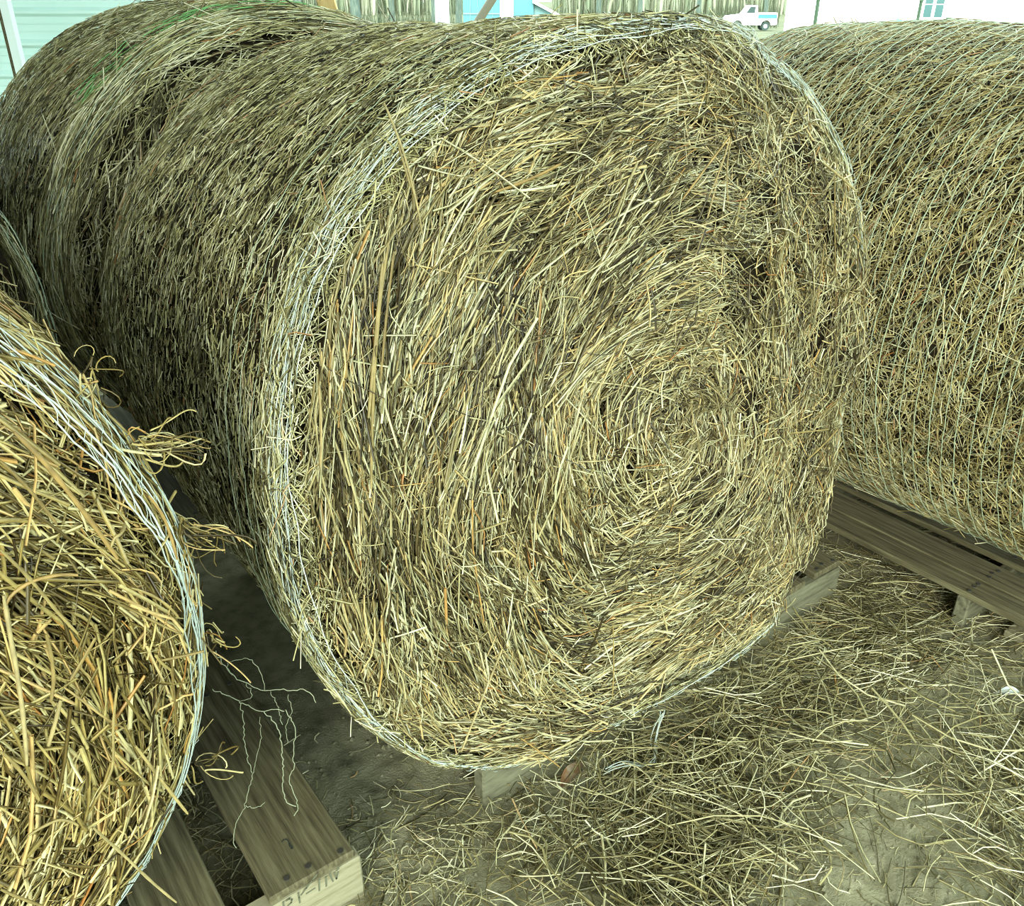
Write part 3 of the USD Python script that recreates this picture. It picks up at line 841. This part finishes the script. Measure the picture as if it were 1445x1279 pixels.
for k in range(4):
    P = smooth_line(W + rng.normal(0, .006, W.shape) * [1, 1, .5] - np.array(MAIN_LOC), 36)
    v, f, n = tubes(P[None], np.array([.0011]), 5, None, rng)
    raw("hanging_twine", v, f, n, TWINE, bale0, label="loose white net twine trailing on the dirt")

# a white feather and a dry leaf in the litter
def blade_mesh(length, width, curl, lift, thick=.0008, n=12, mfun=None):
    t = np.linspace(0, 1, n)
    w = width * np.sin(np.pi * np.clip(t * .94 + .03, 0, 1)) ** .7
    x = length * t
    z = lift * np.sin(np.pi * t * .9)
    c = np.linspace(-1, 1, 7)
    X = np.repeat(x[:, None], 7, 1)
    Y = w[:, None] * c[None] / 2 + curl * (t ** 2)[:, None]
    Z = z[:, None] + .3 * w[:, None] * (c[None] ** 2) * .5
    top = np.stack([X, Y, Z + thick], -1).reshape(-1, 3)
    bot = np.stack([X, Y, Z], -1).reshape(-1, 3)
    V = np.vstack([top, bot])
    F, k = [], n * 7
    for i in range(n - 1):
        for j in range(6):
            a_ = i * 7 + j
            F += [(a_, a_ + 7, a_ + 8), (a_, a_ + 8, a_ + 1), (k + a_, k + a_ + 8, k + a_ + 7), (k + a_, k + a_ + 1, k + a_ + 8)]
    return V, np.array(F)


p = on_ground(1404, 985)
fe = thing("feather", "small curled white feather lying in the straw at the right", "feather", (p[0], p[1], ground_height(p[0], p[1]) + .012), math.radians(-55))
obj("vane", blade_mesh(.055, .026, .018, .014), plain("feather_white", lin(206, 212, 208), .7), fe, smooth=True)
tq = np.linspace(-.15, 1, 9)
v, f, n = tubes(np.stack([.055 * tq, .018 * tq ** 2 * np.sign(tq), .014 * np.sin(np.pi * np.clip(tq, 0, 1) * .9) + .002], -1)[None], np.array([.0008]), 6)
raw("quill", v, f, n, plain("feather_quill", lin(220, 214, 196), .5), fe)
p = on_ground(792, 1118)
lf = thing("dry_leaf", "brown dry leaf half buried in straw below the middle bale", "leaf", (p[0], p[1], ground_height(p[0], p[1]) + .022), math.radians(18))
obj("leaf_blade", blade_mesh(.085, .032, -.006, .010), mottled("leaf_brown", lin(96, 68, 44), lin(128, 94, 62), 40, c3=lin(150, 140, 118)), lf, smooth=True)
tq = np.linspace(-.12, .95, 9)
v, f, n = tubes(np.stack([.085 * tq, -.006 * tq ** 2, .010 * np.sin(np.pi * np.clip(tq, 0, 1) * .9) + .0016], -1)[None], np.array([.0009]), 6)
raw("leaf_rib", v, f, n, plain("leaf_rib", lin(84, 60, 40), .7), lf)

# ------------------------------------------------------------------ background beyond the shed
def face_cam(name, label, cat, u, dist, z, **k):
    """A thing that stands square to the line of sight: local x to the right, y away from the camera."""
    return thing(name, label, cat, at(u, dist, z), -YAW, **k)


post_l = face_cam("steel_post", "white upright post with a dark timber edge, against the ribbed wall at the upper left", "post", 86, 6.85, -.05)
obj("post_body", box(-.030, .032, -.03, .03, -.02, ROOF_Z - .15), WHITE_PAINT, post_l)
obj("timber_strip", box(-.062, -.031, -.01, .03, -.02, ROOF_Z - .15), WOOD_Y, post_l)
post_m = thing("shed_post", "square white shed post rising behind the left shoulder of the middle bale", "post", at(633, 8.2, -.1))
obj("post_body", box(-.045, .045, -.045, .045, -.05, ROOF_Z - .1), WHITE_PAINT, post_m)
obj("base_plate", box(-.08, .08, -.08, .08, .0, .05), WHITE_PAINT, post_m)
post_r = thing("shed_post", "square pale shed post at the upper right, before the white house", "post", at(1362, 3.75, -.1))
obj("post_body", box(-.014, .014, -.014, .014, -.05, ROOF_Z + .05), plain("post_blue_grey", lin(110, 136, 142), .5), post_r)
obj("base_plate", box(-.05, .05, -.05, .05, .0, .08), WHITE_PAINT, post_r)

TAN = mottled("brace_timber", lin(178, 146, 92), lin(200, 168, 112), 10, stretch=(3, 3, .4), c3=lin(214, 186, 130))
A, B = in_air(556, 330, 6.1), in_air(352, -370, 6.3)
d = B - A
s_ = unit(np.cross(d, AHEAD))
br = obj("timber_brace", obox((A + B) / 2, d / 2, s_ * .055, unit(np.cross(s_, d)) * .022), TAN, label="leaning tan timber brace rising behind the far left bale", category="brace")
A, B = in_air(508, 292, 7.6), in_air(850, -245, 8.0)
v, f, n = tubes(np.linspace(A, B, 5)[None], np.array([.033]), 12)
raw("pole_brace", v, f, n, plain("pole_grey", lin(120, 112, 92), .6), label="slanting grey round pole behind the top of the middle bale", category="pole")

# blue sheet-metal shed far behind
BLUE = plain("blue_sheet", lin(84, 138, 150), .45)
BLUE_LIGHT = plain("blue_sheet_light", lin(128, 166, 170), .45)
D = 38.0
px = D / (FPX / math.cos(PITCH))
bs = face_cam("metal_building", "pale blue sheet-metal building in the distance behind the middle bale", "building", 655, D, -.5)
obj("front_wall", box(0, 100 * px, 0, 6, 0, 3.4), BLUE, bs)
for k in range(5):
    obj("panel_seam", box((10 + k * 10.5) * px, (10.7 + k * 10.5) * px, -.03, 0, 0, 3.4, .002), BLUE_LIGHT, bs)
for zz in (.75, 1.6, 2.5):
    obj("panel_rail", box(0, 52 * px, -.04, -.001, zz, zz + .05, .002), BLUE_LIGHT, bs)
dr = obj("white_door", box(52 * px, 72 * px, -.05, 0, 0, 3.0), WHITE_PAINT, bs)
obj("door_handle", box(54 * px, 55 * px, -.09, -.05, 1.0, 1.14), BLUE, dr)
obj("side_annex", trimesh.convex.convex_hull(np.array([[x, y, z] for y in (.2, 4) for x, z in ((100 * px, 0), (100 * px, 1.95), (140 * px, 1.45), (140 * px, 0))])), BLUE_LIGHT, bs)
ov = obj("annex_roof", trimesh.convex.convex_hull(np.array([[x, y, z] for y in (-.2, 4.2) for x, z in ((98 * px, 2.0), (98 * px, 2.12), (146 * px, 1.5), (146 * px, 1.38))])), WHITE_PAINT, bs)
obj("main_roof", trimesh.convex.convex_hull(np.array([[x, y, z] for x, z in ((-.3, 3.4), (101 * px + .3, 3.4)) for y, z in ((-.3, 3.4), (6.3, 3.4), (3, 4.8))])), WHITE_PAINT, bs)

# white house at the right
D = 30.0
px = D / (FPX / math.cos(PITCH))
HOUSE = plain("house_white", lin(246, 248, 240), .6)
PANE = LK + "window_pane"
usdkit.material(stage, PANE, {"p": ("principled_bsdf", {"base_color": lin(70, 104, 104), "roughness": .12, "specular_ior_level": .6})}, [], surface="p.BSDF")
hs = thing("house", "white house behind the right bale, with a narrow double window", "house", at(1097, D, -.55), -YAW - .28)
W_ = 520 * px
obj("house_wall", box(0, W_, 0, 7, 0, 4.2), HOUSE, hs)
obj("house_roof", trimesh.convex.convex_hull(np.array([[x, y, z] for x in (-.4, W_ + .4) for y, z in ((-.4, 4.2), (7.4, 4.2), (3.5, 6.4))])), ROOFING, hs)
for x0 in (1278 - 1097, 1292 - 1097):
    wn = obj("window_frame", box(x0 * px - .03, (x0 + 10.5) * px + .03, -.05, .001, 1.62, 3.3), WHITE_PAINT, hs)
    for q, (za, zb) in enumerate(((1.70, 2.02), (2.06, 2.38), (2.42, 2.74), (2.78, 3.2))):
        obj("pane", box(x0 * px + .01, (x0 + 10.5) * px - .01, -.06, -.045, za, zb, .002), PANE, wn)
bl = face_cam("gas_cylinder", "slim pale blue gas cylinder standing before the white house", "gas cylinder", 1252, 26.5, -.52)
rv = trimesh.creation.revolve(np.array([[0, 0], [.085, 0], [.1, .02], [.1, 1.52], [.085, 1.62], [.05, 1.68], [.035, 1.7], [.035, 1.74], [0, 1.74]]), sections=20)
obj("cylinder_body", rv, plain("cylinder_blue", lin(120, 168, 182), .5), bl, smooth=30)
rv = trimesh.creation.revolve(np.array([[.06, 1.66], [.075, 1.66], [.075, 1.84], [.06, 1.84], [.06, 1.66]]), sections=20)
obj("valve_guard", rv, plain("guard_blue", lin(150, 186, 196), .5), bl, smooth=30)
rv = trimesh.creation.revolve(np.array([[0, 1.73], [.02, 1.73], [.02, 1.79], [.03, 1.8], [.03, 1.82], [0, 1.82]]), sections=12)
obj("valve", rv, NAIL, bl, smooth=30)
STAKE = plain("stake_green", lin(70, 92, 70), .7)
for u, D_, top, lab in ((1130, 15, 1.62, "tall thin green fence stake left of the white house window"), (1271, 17, 1.58, "thin pale fence stake between the gas cylinder and the house window"), (1303, 13, 1.36, "short green stake showing just above the right bale, nearest the house window")):
    st = face_cam("fence_stake", lab, "stake", u, D_, -.15)
    obj("stake_shaft", trimesh.util.concatenate([box(-.026, .026, -.006, .006, 0, top + .15, .002), box(-.006, .006, -.03, 0, 0, top + .15, .002)]), STAKE, st)
    obj("stake_cap", box(-.03, .03, -.034, .01, top + .15, top + .18, .003), STAKE, st)

# pickup truck
D = 92.0
TR = plain("truck_white", lin(240, 244, 240), .3)
TRB = plain("truck_blue", lin(76, 132, 156), .35)
DARK = plain("truck_dark", lin(52, 70, 66), .6)
tk = face_cam("pickup_truck", "white pickup truck with a pale blue bed side, parked far off in the grass", "truck", 1024, D, -.98)
from shapely.geometry import Polygon, Point


def side(poly, y0, y1):
    e = trimesh.creation.extrude_polygon(poly, y1 - y0)
    M = np.array([[1, 0, 0, 0], [0, 0, 1, y0], [0, 1, 0, 0], [0, 0, 0, 1.0]])
    e.apply_transform(M)
    e.fix_normals()
    return e


arch = [Point(1.05, .42).buffer(.46, 16), Point(3.75, .42).buffer(.46, 16)]
body = Polygon([(0, .45), (.02, 1.12), (.15, 1.26), (1.55, 1.42), (2.75, 1.42), (2.75, 1.52), (4.75, 1.52), (4.8, .55), (4.6, .45)]).buffer(-.03).buffer(.03)
obj("truck_body", side(body.difference(arch[0]).difference(arch[1]), 0, 1.75), TR, tk)
cb = obj("truck_cab", side(Polygon([(1.5, 1.40), (2.05, 2.12), (2.12, 2.16), (2.75, 2.16), (2.85, 2.1), (2.9, 1.40)]), .1, 1.65), TR, tk)
obj("side_window", side(Polygon([(1.82, 1.50), (2.16, 2.0), (2.6, 2.0), (2.62, 1.50)]), .08, .1), DARK, cb)
obj("bed_stripe", side(Polygon([(2.95, 1.05), (2.95, 1.35), (4.7, 1.38), (4.72, 1.05)]).difference(arch[1]), -.02, .001), TRB, tk)
for x in (1.05, 3.75):
    for y in (.12, 1.4):
        w_ = trimesh.creation.cylinder(.37, .24, sections=24, transform=trimesh.transformations.rotation_matrix(math.pi / 2, [1, 0, 0]))
        w_.apply_translation((x, y + .1, .37))
        wh = obj("wheel", w_, DARK, tk, smooth=30)
        hb = trimesh.creation.cylinder(.19, .26, sections=16, transform=trimesh.transformations.rotation_matrix(math.pi / 2, [1, 0, 0]))
        hb.apply_translation((x, y + .1, .37))
        obj("hub_cap", hb, TR, wh, smooth=30)
obj("bumper", box(-.08, .05, .05, 1.7, .42, .62, .02), WHITE_PAINT, tk)

# trees and brush at the edge of the field
BARK = mottled("bark_pale", lin(72, 86, 82), lin(96, 108, 98), 3, stretch=(4, 4, .6), c3=lin(122, 128, 112))
FOL = straw_material("pale_foliage", [(0, lin(70, 84, 58)), (.5, lin(98, 106, 78)), (1, lin(128, 128, 98))], glow=.4)
TREES = [(300, 62, .16, "slim pale tree showing above the far left bale"), (372, 70, .2, "pale tree left of the timber brace"), (426, 58, .22, "grey tree touching the left side of the timber brace"),
         (502, 55, .26, "thick blue-grey tree trunk right of the timber brace"), (554, 58, .15, "slim blue-grey tree midway from the timber brace to the white post"), (611, 56, .15, "slim tree just left of the white shed post"),
         (645, 66, .2, "pale tree between the white shed post and the blue building"), (845, 80, .2, "pale tree right of the blue building"), (905, 85, .2, "pale tree above the top of the middle bale"), (985, 84, .2, "pale tree left of the pickup truck"), (1080, 105, .22, "pale tree behind the pickup truck bed")]
for i, (u, D_, r_, lab) in enumerate(TREES):
    rg = np.random.default_rng(70 + i)
    base = at(u, D_, 0)
    base[2] = field_height(base[0], base[1]) - .1
    tr = thing("tree", lab, "tree", base)
    H = rg.uniform(7, 10)
    t = np.linspace(0, 1, 10)
    tp = np.stack([np.cumsum(rg.normal(0, .06, 10)), np.cumsum(rg.normal(0, .06, 10)), H * t], -1)
    tp[0, :2] = 0
    v, f, n = tubes(tp[None], (r_ * (1.25 - t))[None], 10)
    tk_ = raw("trunk", v, f, n, BARK, tr)
    for k in range(6):
        o = tp[4 + k % 5]
        dd = np.array([rg.normal(), rg.normal(), rg.uniform(.4, 1)])
        br_ = o + unit(dd) * np.linspace(0, rg.uniform(1.2, 2.4), 5)[:, None]
        v, f, n = tubes(br_[None], (r_ * .35 * (1.2 - np.linspace(0, 1, 5)))[None], 6)
        raw("branch", v, f, n, BARK, tk_)
    nl = 260
    c = tp[rg.integers(5, 10, nl)] + rg.normal(0, .9, (nl, 3))
    e = c[:, None] + unit(rg.normal(size=(nl, 1, 3))) * np.linspace(-.14, .14, 3)[None, :, None]
    raw("foliage", *tubes(e, np.full((nl, 3), .05) * np.array([.4, 1, .3]), 4, np.full(nl, .25), rg), FOL, tr, kind="stuff")
rg = np.random.default_rng(90)
nb = 3800
uu = np.where(rg.uniform(size=nb) < .6, rg.uniform(230, 650, nb), rg.uniform(790, 1012, nb))
dd = rg.uniform(45, 120, nb)
uu[:900] = rg.uniform(1000, 1100, 900)
dd[:900] = rg.uniform(99, 150, 900)
B_ = np.array([at(u, d_, 0) for u, d_ in zip(uu, dd)])
B_[:, 2] = field_height(B_[:, 0], B_[:, 1]) - .05
hgt = rg.uniform(.4, 1.9, nb)
t = np.linspace(0, 1, 4)
P = B_[:, None] + np.stack([rg.normal(0, .14, (nb, 1)) * t ** 1.5, rg.normal(0, .14, (nb, 1)) * t ** 1.5, hgt[:, None] * t], -1)
raw("brush", *tubes(P, (rg.uniform(.015, .05, nb)[:, None] * np.array([.8, 1, .8, .3])), 3, np.full(nb, .6), rg), FOL, kind="stuff", label="pale dry brush and weeds at the far edge of the field", category="brush")

# woods far behind
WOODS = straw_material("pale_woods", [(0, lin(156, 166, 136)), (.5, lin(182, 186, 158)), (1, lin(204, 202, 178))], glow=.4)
rg = np.random.default_rng(95)
nw = 2800
uu = np.where(rg.uniform(size=nw) < .55, rg.uniform(200, 660, nw), rg.uniform(780, 1130, nw))
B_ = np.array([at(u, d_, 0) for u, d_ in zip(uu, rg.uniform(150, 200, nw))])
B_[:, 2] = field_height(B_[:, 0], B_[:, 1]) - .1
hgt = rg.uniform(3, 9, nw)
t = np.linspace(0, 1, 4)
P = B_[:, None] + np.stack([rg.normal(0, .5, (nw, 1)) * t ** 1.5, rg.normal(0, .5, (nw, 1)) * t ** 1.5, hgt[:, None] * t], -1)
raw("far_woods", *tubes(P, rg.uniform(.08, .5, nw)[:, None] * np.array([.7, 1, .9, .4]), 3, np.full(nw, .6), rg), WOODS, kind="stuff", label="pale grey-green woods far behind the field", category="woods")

stage.GetRootLayer().defaultPrim = "World"
